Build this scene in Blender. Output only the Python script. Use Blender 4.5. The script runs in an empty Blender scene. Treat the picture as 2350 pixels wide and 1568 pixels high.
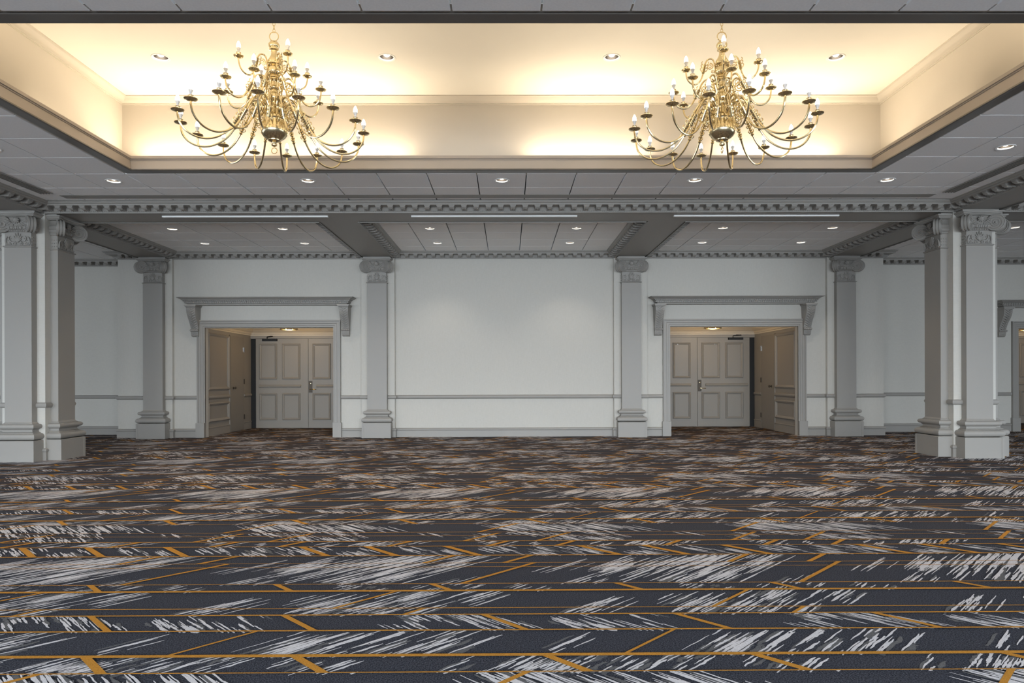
import bpy, math, random
from mathutils import Matrix, Vector
PI = math.pi
scene = bpy.context.scene
col = scene.collection

# ------------------------------------------------------------------ camera
cam_d = bpy.data.cameras.new('camera')
cam_d.sensor_width = 36.0
cam_d.lens = 1567.0 / 2350.0 * 36.0
cam_d.shift_y = (869.0 - 784.0) / 2350.0
cam_d.clip_start = 0.05
cam = bpy.data.objects.new('camera', cam_d)
col.objects.link(cam)
cam.location = (0, 0, 1.15)
cam.rotation_mode = 'XYZ'
cam.matrix_world = (Matrix.Translation((0, 0, 1.15)) @ Matrix.Rotation(-0.0059, 4, 'Z')
                    @ Matrix.Rotation(PI / 2, 4, 'X') @ Matrix.Rotation(-0.0031, 4, 'Z'))
scene.camera = cam

# ------------------------------------------------------------------ exposure
vs = scene.view_settings
vs.view_transform = 'Standard'
vs.look = 'None'
vs.gamma = 1.0
vs.use_curve_mapping = False
vs.exposure = 0.0
cy = scene.cycles
cy.max_bounces = 6
cy.diffuse_bounces = 3
cy.glossy_bounces = 3
cy.transmission_bounces = 2
cy.caustics_reflective = False
cy.caustics_refractive = False
cy.use_adaptive_sampling = True
cy.adaptive_threshold = 0.1
cy.adaptive_min_samples = 16
scene.cycles.light_sampling_threshold = 0.02
cy.sample_clamp_indirect = 6.0

# ------------------------------------------------------------------ world (sky seen through the windows behind the camera)
w = bpy.data.worlds.new('sky')
scene.world = w
w.use_nodes = True
w.node_tree.nodes['Background'].inputs[0].default_value = (0.62, 0.78, 1.0, 1)
w.node_tree.nodes['Background'].inputs[1].default_value = 1.0

# daylight through the windows in the wall behind the camera and in the two side walls; it comes down from the sky
WIN_X = (-11.2, -8.0, -4.8, -1.6, 1.6, 4.8, 8.0, 11.2)  # outer two each side are unseen windows added to brighten columns and recesses
WIN_W, WIN_Z0, WIN_Z1, Y_FRONT = 2.6, 0.45, 2.85, -5.0
SIDE_Y = (-2.6, 0.8, 4.2, 7.6)
XWL, XWR = -13.6, 14.1
DAY_E, SIDE_E = 200.0, 45.0
def daylight(loc, rz, e):
    ld = bpy.data.lights.new('window_daylight', 'AREA')
    ld.shape = 'RECTANGLE'
    ld.size, ld.size_y = WIN_W, WIN_Z1 - WIN_Z0
    ld.energy = e
    ld.color = (0.81, 0.905, 1.0)
    ld.spread = math.radians(88)
    lo = bpy.data.objects.new('window_daylight', ld)
    col.objects.link(lo)
    lo.location = loc
    lo.rotation_euler = (PI / 2 - math.radians(22), 0, rz)
for x in WIN_X:
    daylight((x, Y_FRONT - 0.02, (WIN_Z0 + WIN_Z1) / 2), 0.0, DAY_E * (0.82 if abs(x) > 6 else 1.0))
for y in SIDE_Y:
    daylight((XWL - 0.02, y, (WIN_Z0 + WIN_Z1) / 2), -PI / 2, SIDE_E)
    daylight((XWR + 0.02, y, (WIN_Z0 + WIN_Z1) / 2), PI / 2, SIDE_E)

# lamps hidden in the cove of the tray (warm), one per tube
COVE_COL = (1.0, 0.83, 0.60)
def cove(x, y, L, rz, e):
    ld = bpy.data.lights.new('cove_lamp', 'AREA')
    ld.shape = 'RECTANGLE'
    ld.size, ld.size_y = L, 0.05
    ld.energy = e
    ld.color = COVE_COL
    lo = bpy.data.objects.new('cove_lamp', ld)
    col.objects.link(lo)
    lo.matrix_world = Matrix.Translation((x, y, 3.80)) @ Matrix.Rotation(rz, 4, 'Z') @ Matrix.Rotation(PI - math.radians(34), 4, 'X')
COVE_E = 25.0
for x in (-3.75, -1.95, 1.0, 3.3):
    cove(x, 8.31, 1.5, PI, COVE_E)
    cove(x, 4.69, 1.5, 0.0, COVE_E * 1.8)
for y in (5.3, 7.45):
    cove(-4.60, y, 1.4, -PI / 2, COVE_E * 0.22)
    cove(4.47, y, 1.4, PI / 2, COVE_E * 0.22)

DOWN_E = 33.0       # soffit downlights
TRAY_E = 30.0
BULB_E = 16.0

# ------------------------------------------------------------------ materials
MATS = {}
def nd(nt, t, **kw):
    n = nt.nodes.new(t)
    for k, v in kw.items():
        setattr(n, k, v)
    return n
def mat(name, color, rough=0.6, metal=0.0, noise=None, bump=None, spec=0.4, emit=None):
    m = bpy.data.materials.new(name)
    m.use_nodes = True
    nt = m.node_tree
    b = nt.nodes['Principled BSDF']
    b.inputs['Base Color'].default_value = (*color, 1)
    b.inputs['Roughness'].default_value = rough
    b.inputs['Metallic'].default_value = metal
    b.inputs['Specular IOR Level'].default_value = spec
    tc = nd(nt, 'ShaderNodeTexCoord')
    if noise:
        sc, amt, stretch = noise
        mp = nd(nt, 'ShaderNodeMapping')
        mp.inputs['Scale'].default_value = stretch
        nt.links.new(tc.outputs['Object'], mp.inputs[0])
        nz = nd(nt, 'ShaderNodeTexNoise')
        nz.inputs['Scale'].default_value = sc
        nz.inputs['Detail'].default_value = 4
        nt.links.new(mp.outputs[0], nz.inputs['Vector'])
        rp = nd(nt, 'ShaderNodeValToRGB')
        rp.color_ramp.elements[0].position = 0.3
        rp.color_ramp.elements[1].position = 0.7
        rp.color_ramp.elements[0].color = (*[c * (1 - amt) for c in color], 1)
        rp.color_ramp.elements[1].color = (*[min(1, c * (1 + amt)) for c in color], 1)
        nt.links.new(nz.outputs[0], rp.inputs[0])
        nt.links.new(rp.outputs[0], b.inputs['Base Color'])
        if bump:
            bp = nd(nt, 'ShaderNodeBump')
            bp.inputs['Strength'].default_value = bump
            bp.inputs['Distance'].default_value = 0.002
            nt.links.new(nz.outputs[0], bp.inputs['Height'])
            nt.links.new(bp.outputs[0], b.inputs['Normal'])
    if emit:
        b.inputs['Emission Color'].default_value = (*emit[0], 1)
        b.inputs['Emission Strength'].default_value = emit[1]
    if emit and name != 'bulb_glow':
        m.cycles.emission_sampling = 'NONE'     # their light comes from the lamps in the fittings
    MATS[name] = m
    return m
mat('trim_paint', (0.305, 0.287, 0.26), 0.45, noise=None)
mat('door_paint', (0.275, 0.25, 0.215), 0.45, noise=None)
mat('lip_dark', (0.13, 0.115, 0.10), 0.3)
mat('tile_white', (0.92, 0.90, 0.88), 0.85, noise=(60, 0.03, (1, 1, 1)), bump=None)
mat('void_dark', (0.22, 0.22, 0.22), 0.9)
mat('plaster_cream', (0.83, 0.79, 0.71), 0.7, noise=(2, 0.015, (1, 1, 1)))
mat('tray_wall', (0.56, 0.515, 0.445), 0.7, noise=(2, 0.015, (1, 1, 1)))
mat('tray_trim', (0.36, 0.31, 0.26), 0.55)
mat('brass', (0.74, 0.62, 0.38), 0.2, 1.0)
mat('bronze', (0.07, 0.055, 0.04), 0.45, 0.3)
mat('chrome', (0.7, 0.7, 0.7), 0.2, 1.0)
mat('black', (0.008, 0.008, 0.008), 0.6)
mat('white_metal', (0.86, 0.85, 0.82), 0.4)
mat('reflector_dark', (0.10, 0.085, 0.07), 0.35, 0.6)
mat('lamp_glow', (1, 1, 1), 0.5, emit=((1.0, 0.93, 0.82), 9.0))
mat('bulb_glow', (1, 1, 1), 0.5, emit=((1.0, 0.88, 0.68), BULB_E))
mat('bulb_base', (0.8, 0.79, 0.78), 0.4)
mat('amber_glass', (0.7, 0.5, 0.2), 0.25, emit=((1.0, 0.72, 0.35), 0.8))
mat('vest_paint', (0.33, 0.30, 0.26), 0.5)
mat('vest_ceiling', (0.78, 0.70, 0.58), 0.6)

def linen():
    m = bpy.data.materials.new('linen_wallpaper')
    m.use_nodes = True
    nt = m.node_tree
    b = nt.nodes['Principled BSDF']
    b.inputs['Roughness'].default_value = 0.8
    b.inputs['Specular IOR Level'].default_value = 0.2
    tc = nd(nt, 'ShaderNodeTexCoord')
    outs = []
    for s in ((3.0, 3.0, 60.0), (60.0, 60.0, 3.0)):
        mp = nd(nt, 'ShaderNodeMapping')
        mp.inputs['Scale'].default_value = s
        nt.links.new(tc.outputs['Object'], mp.inputs[0])
        nz = nd(nt, 'ShaderNodeTexNoise')
        nz.inputs['Scale'].default_value = 5.0
        nz.inputs['Detail'].default_value = 5
        nt.links.new(mp.outputs[0], nz.inputs['Vector'])
        outs.append(nz.outputs[0])
    add = nd(nt, 'ShaderNodeMath', operation='ADD')
    nt.links.new(outs[0], add.inputs[0])
    nt.links.new(outs[1], add.inputs[1])
    rp = nd(nt, 'ShaderNodeValToRGB')
    rp.color_ramp.elements[0].position = 0.30
    rp.color_ramp.elements[1].position = 0.70
    rp.color_ramp.elements[0].color = (0.51, 0.487, 0.437, 1)
    rp.color_ramp.elements[1].color = (0.585, 0.56, 0.51, 1)
    hf = nd(nt, 'ShaderNodeMath', operation='MULTIPLY')
    hf.inputs[1].default_value = 0.5
    nt.links.new(add.outputs[0], hf.inputs[0])
    nt.links.new(hf.outputs[0], rp.inputs[0])
    nt.links.new(rp.outputs[0], b.inputs['Base Color'])
    MATS['linen'] = m
linen()

def carpet_mat(name, c0, c1, scale=260.0, p0=0.35, p1=0.65):
    m = bpy.data.materials.new(name)
    m.use_nodes = True
    nt = m.node_tree
    b = nt.nodes['Principled BSDF']
    b.inputs['Roughness'].default_value = 0.95
    b.inputs['Specular IOR Level'].default_value = 0.1
    tc = nd(nt, 'ShaderNodeTexCoord')
    nz = nd(nt, 'ShaderNodeTexNoise')
    nz.inputs['Scale'].default_value = scale
    nz.inputs['Detail'].default_value = 2
    nt.links.new(tc.outputs['Object'], nz.inputs['Vector'])
    rp = nd(nt, 'ShaderNodeValToRGB')
    rp.color_ramp.elements[0].position = p0
    rp.color_ramp.elements[1].position = p1
    rp.color_ramp.elements[0].color = (*c0, 1)
    rp.color_ramp.elements[1].color = (*c1, 1)
    nt.links.new(nz.outputs[0], rp.inputs[0])
    nt.links.new(rp.outputs[0], b.inputs['Base Color'])
    MATS[name] = m
carpet_mat('carpet_base', (0.011, 0.0125, 0.018), (0.082, 0.085, 0.104), 170.0, 0.36, 0.68)
carpet_mat('carpet_white', (0.52, 0.50, 0.51), (0.70, 0.68, 0.69))
carpet_mat('carpet_grey', (0.08, 0.08, 0.084), (0.16, 0.158, 0.16))
carpet_mat('carpet_gold', (0.38, 0.165, 0.022), (0.54, 0.26, 0.045))

# ------------------------------------------------------------------ mesh helpers
class MB:
    def __init__(s):
        s.v, s.f, s.mi = [], [], []
        s.cur = 0
    def quad(s, *idx):
        s.f.append(tuple(idx)); s.mi.append(s.cur)
    def add(s, verts, faces, M=None):
        o = len(s.v)
        if M is not None:
            verts = [tuple(M @ Vector(p)) for p in verts]
        s.v += [tuple(p) for p in verts]
        for f in faces:
            s.f.append(tuple(o + i for i in f)); s.mi.append(s.cur)
        return s
    def box(s, x0, x1, y0, y1, z0, z1, M=None):
        v = [(x0, y0, z0), (x1, y0, z0), (x1, y1, z0), (x0, y1, z0), (x0, y0, z1), (x1, y0, z1), (x1, y1, z1), (x0, y1, z1)]
        f = [(0, 3, 2, 1), (4, 5, 6, 7), (0, 1, 5, 4), (1, 2, 6, 5), (2, 3, 7, 6), (3, 0, 4, 7)]
        return s.add(v, f, M)
    def lathe(s, prof, n=24, M=None, a0=0.0):
        v, f = [], []
        k = len(prof)
        for i in range(n):
            a = a0 + 2 * PI * i / n
            c, q = math.cos(a), math.sin(a)
            for r, z in prof:
                v.append((r * c, r * q, z))
        for i in range(n):
            j = (i + 1) % n
            for t in range(k - 1):
                r0, r1 = prof[t][0], prof[t + 1][0]
                a_, b_, c_, d_ = i * k + t, j * k + t, j * k + t + 1, i * k + t + 1
                if r0 < 1e-6 and r1 < 1e-6:
                    continue
                if r0 < 1e-6:
                    f.append((a_, c_, d_))
                elif r1 < 1e-6:
                    f.append((a_, b_, d_))
                else:
                    f.append((a_, b_, c_, d_))
        return s.add(v, f, M)
    def tube(s, pts, rad, n=8, closed=False, M=None, caps=True):
        P = [Vector(p) for p in pts]
        m = len(P)
        R = rad if isinstance(rad, (list, tuple)) else [rad] * m
        v, f = [], []
        up = None
        for i in range(m):
            if closed:
                t = P[(i + 1) % m] - P[i - 1]
            else:
                t = P[min(i + 1, m - 1)] - P[max(i - 1, 0)]
            t.normalize()
            if up is None:
                up = Vector((0, 0, 1)) if abs(t.z) < 0.9 else Vector((1, 0, 0))
            u = (up - t * up.dot(t))
            if u.length < 1e-6:
                u = t.orthogonal()
            u.normalize()
            b = t.cross(u)
            up = u
            for k in range(n):
                a = 2 * PI * k / n
                q = P[i] + (u * math.cos(a) + b * math.sin(a)) * R[i]
                v.append(tuple(q))
        for i in range(m if closed else m - 1):
            j = (i + 1) % m
            for k in range(n):
                l = (k + 1) % n
                f.append((i * n + k, i * n + l, j * n + l, j * n + k))
        if caps and not closed:
            f.append(tuple(range(n - 1, -1, -1)))
            f.append(tuple((m - 1) * n + k for k in range(n)))
        return s.add(v, f, M)
    def sweep(s, path, prof, mp=lambda a, b, c: (a, b, c), closed=False, caps=True):
        """profile (offset along the left normal, height) swept with mitres along a plane path"""
        n = len(path)
        offs = []
        for i in range(n):
            def nrm(p, q):
                dx, dy = q[0] - p[0], q[1] - p[1]
                L = math.hypot(dx, dy)
                return (-dy / L, dx / L)
            if closed or 0 < i < n - 1:
                a = nrm(path[i - 1], path[i]); b = nrm(path[i], path[(i + 1) % n])
            elif i == 0:
                a = b = nrm(path[0], path[1])
            else:
                a = b = nrm(path[-2], path[-1])
            d = 1 + a[0] * b[0] + a[1] * b[1]
            offs.append(((a[0] + b[0]) / d, (a[1] + b[1]) / d))
        k = len(prof)
        v, f = [], []
        for i in range(n):
            for o, z in prof:
                v.append(mp(path[i][0] + offs[i][0] * o, path[i][1] + offs[i][1] * o, z))
        for i in range(n if closed else n - 1):
            j = (i + 1) % n
            for t in range(k - 1):
                f.append((i * k + t, j * k + t, j * k + t + 1, i * k + t + 1))
        if caps and not closed:
            f.append(tuple(range(k)))
            f.append(tuple((n - 1) * k + t for t in range(k - 1, -1, -1)))
        return s.add(v, f)
    def usweep(s, hw, d, prof, M=None, cap=True):
        """stack of U shaped rings round a pilaster: half width hw, depth d, profile (offset, z)"""
        v, f = [], []
        for o, z in prof:
            v += [(-hw - o, 0, z), (-hw - o, -d - o, z), (hw + o, -d - o, z), (hw + o, 0, z)]
        for t in range(len(prof) - 1):
            for k in range(3):
                a = t * 4 + k
                f.append((a, a + 1, a + 5, a + 4))
        if cap:
            f.append((3, 2, 1, 0))
            e = (len(prof) - 1) * 4
            f.append((e, e + 1, e + 2, e + 3))
        return s.add(v, f, M)
    def mesh(s, name, mats, smooth=False):
        me = bpy.data.meshes.new(name)
        me.from_pydata(s.v, [], s.f)
        ms = mats if isinstance(mats, (list, tuple)) else [mats]
        for m in ms:
            me.materials.append(MATS[m])
        if len(ms) > 1:
            me.polygons.foreach_set('material_index', s.mi)
        if smooth:
            me.polygons.foreach_set('use_smooth', [True] * len(me.polygons))
            try:
                me.set_sharp_from_angle(angle=math.radians(40))
            except Exception:
                pass
        me.update()
        return me
    def build(s, name, mats, parent=None, kind=None, smooth=False, loc=None):
        return place(name, s.mesh(name, mats, smooth), parent, kind, loc)

def place(name, me, parent=None, kind=None, loc=None, rotz=0.0):
    o = bpy.data.objects.new(name, me)
    col.objects.link(o)
    if parent is not None:
        o.parent = parent
    if kind:
        o['kind'] = kind
    if loc is not None:
        o.location = loc
    if rotz:
        o.rotation_euler = (0, 0, rotz)
    return o
def thing(name, label, cat, loc=(0, 0, 0), rotz=0.0, group=None):
    o = place(name, None, None, None, loc, rotz)
    o['label'] = label; o['category'] = cat
    if group: o['group'] = group
    return o
def copy_tree(o, parent=None):
    c = o.copy(); col.objects.link(c); c.parent = parent
    for ch in list(o.children):
        copy_tree(ch, c)
    return c

# ------------------------------------------------------------------ key dimensions
C = 3.655                 # tiled ceiling
S = 3.52                  # beam soffits
T = 0.6115                # tile module
GX = -0.3765              # a tile joint in x
GY = 8.33                 # a tile joint in y
XW = 13.6                 # side walls
LX, RX = -6.90, 6.71      # side beams / columns
BY0, BY1 = 9.775, 10.365  # beam across the room
WY = 13.535               # back wall
RY = 14.35                # recessed back wall
PIER_Y = 13.455
PILX = (-6.92, -2.555, 2.42, 6.64)
WLX, WRX = -7.70, 7.47    # ends of the projecting back wall
TX0, TX1, TY0, TY1 = -4.62, 4.505, 4.69, 8.31   # tray opening (outer lip)
ZT = 4.61                 # tray ceiling

# ------------------------------------------------------------------ floor: woven carpet with its pattern
def build_floor():
    rnd = random.Random(7)
    mb = MB()
    mb.cur = 0
    mb.add([(-XW, -5.2, 0), (XW + 0.5, -5.2, 0), (XW + 0.5, 17.2, 0), (-XW, 17.2, 0)], [(0, 1, 2, 3)])
    PX, PY, Y0 = 1.90, 2.73, 2.667
    lines = [(0, .008), (.164, .027), (.445, .014), (.651, .014), (.745, .009), (1.025, .027), (1.150, .008),
             (1.489, .007), (1.577, .007), (1.759, .016), (2.006, .012), (2.149, .016), (2.316, .008), (2.428, .008)]
    # bars: (y0, y1, dir, width, [x at the near edge])
    bars = [(0, .164, -1, 0.048, (.313, 1.176)), (.164, .445, 1, 0.020, (.477,)), (.445, .651, -1, 0.039, (.081, 1.015)),
            (.651, .745, 1, 0.025, (1.385,)), (.745, 1.025, 1, 0.025, (1.021,)), (1.025, 1.150, -1, 0.042, (.728, 1.593)),
            (1.150, 1.577, 1, 0.034, (1.634,)), (1.577, 1.759, 1, 0.039, (1.37, 1.87)), (1.759, 2.006, -1, 0.056, (.73, 1.175, 1.715)),
            (2.006, 2.149, 1, 0.042, (.325, 1.07, 1.756)), (2.149, 2.40, 1, 0.036, (.197, 1.58)), (2.428, 2.73, 1, 0.034, (1.67,))]
    # bands of strokes: (y0, y1, dir, clusters, dense centre, dense half width, dense clusters, length)
    bands = [(0, .164, 1, 8, 0.2, .45, 7, .20), (.164, .445, 1, 10, .9, .5, 4, .30), (.445, .651, -1, 9, .5, .4, 5, .20),
             (.651, 1.025, 1, 5, 1.40, .45, 10, .30), (1.025, 1.150, 1, 1, 1.3, .5, 5, .12), (1.150, 1.759, 1, 6, 1.05, .48, 25, .42),
             (1.759, 2.006, -1, 10, .4, .5, 5, .22), (2.006, 2.149, 1, 9, 1.2, .5, 2, .15), (2.149, 2.428, -1, 8, .3, .5, 7, .16),
             (2.428, 2.73, -1, 5, .27, .5, 17, .30)]
    polys = []      # (material, [(x, y)], z)
    def stroke(x, y, s, L, wd, m, z, ya, yb):
        d = (s * .7071, .7071); nrm = (-d[1], d[0])
        k = 6
        A, B = [], []
        for i in range(k + 1):
            t = i / k
            px, py = x + d[0] * L * (t - .5), y + d[1] * L * (t - .5)
            if py < ya or py > yb:
                continue
            wv = wd * (.30 + .70 * math.sin(PI * min(1, max(0, .08 + .84 * t)))) * rnd.uniform(.65, 1.25)
            sh = rnd.uniform(-.25, .25) * wd
            A.append((px + nrm[0] * (wv / 2 + sh), py + nrm[1] * (wv / 2 + sh)))
            B.append((px - nrm[0] * (wv / 2 - sh), py - nrm[1] * (wv / 2 - sh)))
        if len(A) < 3:
            return
        polys.append((m, (A, B) if s > 0 else (B, A), z + len(polys) * 2e-6))
    for (ya, yb, s, n, dc, dh, nd_, L) in bands:
        spots = [(rnd.uniform(0, PX), rnd.uniform(ya, yb), False) for _ in range(n)]
        for _ in range(nd_):
            yy = rnd.uniform(ya, yb)
            spots.append((dc + rnd.gauss(0, dh * .55) + s * (yy - (ya + yb) / 2), yy, True))
        lo, hi = ya - .015, yb + .015
        for (cx, cy, dense) in spots:
            for _ in range(rnd.randint(1, 4)):
                ox, oy = rnd.uniform(-.10, .10), rnd.uniform(-.05, .05)
                stroke(cx + ox, cy + oy, s, L * rnd.uniform(.35, .8), rnd.uniform(.014, .026), 2, .0008, lo, hi)
            for _ in range(rnd.randint(4, 9)):
                o = rnd.uniform(-.085, .085); al = rnd.gauss(0, L * .25)
                stroke(cx - s * .7071 * o + s * .7071 * al, cy + .7071 * o + .7071 * al, s, L * rnd.uniform(.35, 1.0),
                       rnd.uniform(.006, .014), 1, .0013, lo, hi)
    for (ya, yb, s, wd, xs) in bars:
        for x in xs:
            dx = s * (yb - ya)
            polys.append((3, [(x - wd / 2, ya), (x + wd / 2, ya), (x + wd / 2 + dx, yb), (x - wd / 2 + dx, yb)], .0050))
    v, f, mi = mb.v, mb.f, mb.mi
    for tx in range(-6, 6):
        for ty in range(-1, 5):
            bx, by = tx * PX, Y0 + ty * PY
            for m, pts, z in polys:
                o = len(v)
                if m == 3:
                    v.extend((bx + p[0], by + p[1], z) for p in pts)
                    f.append((o, o + 1, o + 2, o + 3)); mi.append(m)
                    continue
                A, B = pts
                n = len(A)
                v.extend((bx + p[0], by + p[1], z) for p in A)
                v.extend((bx + p[0], by + p[1], z) for p in B)
                for q in range(n - 1):
                    f.append((o + n + q, o + n + q + 1, o + q + 1, o + q)); mi.append(m)
    for ty in range(-1, 5):
        for ly, wd in lines:
            y = Y0 + ty * PY + ly
            o = len(v)
            v.extend([(-XW, y - wd / 2, 0.0056), (XW, y - wd / 2, 0.0056), (XW, y + wd / 2, 0.0056), (-XW, y + wd / 2, 0.0056)])
            f.append((o, o + 1, o + 2, o + 3)); mi.append(3)
    return mb.build('floor', ['carpet_base', 'carpet_white', 'carpet_grey', 'carpet_gold'], None, 'structure')
build_floor()

# ------------------------------------------------------------------ walls
DOORS = [(-5.986, -3.453, WY, 'left'), (3.219, 5.766, WY, 'right'), (10.77, 13.30, RY, 'far right')]
OPEN_Z = 2.175
def build_walls():
    mb = MB()
    # projecting back wall with two door openings
    xs = [WLX, DOORS[0][0], DOORS[0][1], DOORS[1][0], DOORS[1][1], WRX]
    mb.box(xs[0], xs[1], WY, WY + .15, 0, C)
    mb.box(xs[2], xs[3], WY, WY + .15, 0, C)
    mb.box(xs[4], xs[5], WY, WY + .15, 0, C)
    mb.box(xs[1], xs[2], WY, WY + .15, OPEN_Z, C)
    mb.box(xs[3], xs[4], WY, WY + .15, OPEN_Z, C)
    mb.box(WLX, WLX + .1, WY + .15, RY, 0, C)
    mb.box(WRX - .1, WRX, WY + .15, RY, 0, C)
    wall = mb.build('wall_back', 'linen', None, 'structure')
    for x in PILX:
        MB().box(x - .327, x + .327, PIER_Y, WY, 0, C - .13).build('wall_pier', 'linen', None, 'structure')
    mb = MB()
    mb.box(-XW, WLX + .1, RY, RY + .15, 0, C)
    mb.build('wall_recess_left', 'linen', None, 'structure')
    mb = MB()
    d = DOORS[2]
    mb.box(WRX - .1, d[0], RY, RY + .15, 0, C)
    mb.box(d[1], XW + .5, RY, RY + .15, 0, C)
    mb.box(d[0], d[1], RY, RY + .15, OPEN_Z, C)
    mb.build('wall_recess_right', 'linen', None, 'structure')
    def window_wall(name, a0, a1, centres, mp, n0):
        mb = MB()
        e = [a0]
        for c in centres:
            e += [c - WIN_W / 2, c + WIN_W / 2]
        e.append(a1)
        bx = lambda u0, u1, d0, d1, z0, z1: mb.box(*mp(u0, u1, d0, d1), z0, z1)
        for i in range(0, len(e), 2):
            bx(e[i], e[i + 1], 0, .2, 0, C + .2)
        for c in centres:
            bx(c - WIN_W / 2, c + WIN_W / 2, 0, .2, 0, WIN_Z0)
            bx(c - WIN_W / 2, c + WIN_W / 2, 0, .2, WIN_Z1, C + .2)
        mb.build(name, 'linen', None, 'structure')
        for i, c in enumerate(centres):
            mb = MB()
            x0, x1 = c - WIN_W / 2, c + WIN_W / 2
            for a, b, z0, z1 in ((x0, x0 + .06, WIN_Z0, WIN_Z1), (x1 - .06, x1, WIN_Z0, WIN_Z1), (x0, x1, WIN_Z0, WIN_Z0 + .06), (x0, x1, WIN_Z1 - .06, WIN_Z1), (c - .02, c + .02, WIN_Z0, WIN_Z1)):
                mb.box(*mp(a, b, .09, .15), z0, z1)
            mb.build('window_%d' % (n0 + i), 'white_metal', None, 'structure')
    window_wall('wall_front', XWL, XWR, WIN_X, lambda a, b, c, d: (a, b, Y_FRONT - d, Y_FRONT - c), 1)  # its outer windows are added for their light on the columns
    window_wall('wall_left', Y_FRONT, 17.2, SIDE_Y, lambda a, b, c, d: (XWL - d, XWL - c, a, b), 9)
    window_wall('wall_right', Y_FRONT, 17.2, SIDE_Y, lambda a, b, c, d: (XWR + c, XWR + d, a, b), 13)
build_walls()

# ------------------------------------------------------------------ chair rails and baseboards
RAIL = [(0, .752), (.012, .754), (.026, .765), (.033, .785), (.033, .798), (.026, .815), (.012, .827), (0, .829)]
BASE = [(0, 0), (.020, 0), (.020, .125), (.030, .133), (.034, .150), (.028, .165), (.012, .176), (0, .178)]
def rail_and_base():
    # plan runs that follow wall and piers (left normal faces the room: runs go towards -x)
    runs = []
    p = PILX
    def rnd_pier(x):
        return [(x + .327, WY), (x + .327, PIER_Y), (x + .19, PIER_Y)], [(x - .19, PIER_Y), (x - .327, PIER_Y), (x - .327, WY)]
    rp = [rnd_pier(x) for x in p]
    arch = [(-6.135, -3.304), (3.070, 5.915)]
    runs.append([(WRX, RY)] + [(WRX, WY)] + rp[3][0])
    runs.append(rp[3][1] + [(arch[1][1], WY)])
    runs.append([(arch[1][0], WY)] + rp[2][0])
    runs.append(rp[2][1] + rp[1][0])
    runs.append(rp[1][1] + [(arch[0][1], WY)])
    runs.append([(arch[0][0], WY)] + rp[0][0])
    runs.append(rp[0][1] + [(WLX, WY), (WLX, RY)])
    runs.append([(10.62, RY), (WRX, RY)])
    runs.append([(WLX, RY), (-XW, RY)])
    for i, r in enumerate(runs):
        MB().sweep(r, RAIL).build('trim_%d' % (i + 1), 'trim_paint', None, 'structure', True)
        MB().sweep(r, BASE).build('baseboard_%d' % (i + 1), 'trim_paint', None, 'structure', True)
rail_and_base()

# ------------------------------------------------------------------ ceiling: slab, tiles
HOLE_R = 0.083
def tile_mesh(hole=False, w=T - .014, d=T - .014):
    mb = MB()
    h = .018; b = .003
    hw, hd = w / 2, d / 2
    if not hole:
        v = [(-hw + b, -hd + b, 0), (hw - b, -hd + b, 0), (hw - b, hd - b, 0), (-hw + b, hd - b, 0)]
        v += [(-hw, -hd, b), (hw, -hd, b), (hw, hd, b), (-hw, hd, b), (-hw, -hd, h), (hw, -hd, h), (hw, hd, h), (-hw, hd, h)]
        f = [(0, 3, 2, 1), (8, 9, 10, 11)]
        for k in range(4):
            l = (k + 1) % 4
            f += [(k, l, 4 + l, 4 + k), (4 + k, 4 + l, 8 + l, 8 + k)]
        mb.add(v, f)
    else:
        n = 32
        v, f = [], []
        for ring, (z) in ((0, 0), (1, 0), (2, h)):
            for k in range(n):
                a = 2 * PI * k / n + PI / 4
                c, s = math.cos(a), math.sin(a)
                if ring == 1:
                    q = 1 / max(abs(c) / hw, abs(s) / hd)
                    v.append((c * q, s * q, 0))
                elif ring == 0:
                    v.append((c * HOLE_R, s * HOLE_R, 0))
                else:
                    q = 1 / max(abs(c) / hw, abs(s) / hd)
                    v.append((c * q, s * q, h))
        for k in range(n):
            l = (k + 1) % n
            f += [(k, l, n + l, n + k), (n + k, n + l, 2 * n + l, 2 * n + k)]
        mb.add(v, f)
    return mb.mesh('tile', 'tile_white')
ME_TILE, ME_TILE_H = tile_mesh(), tile_mesh(True)

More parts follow.
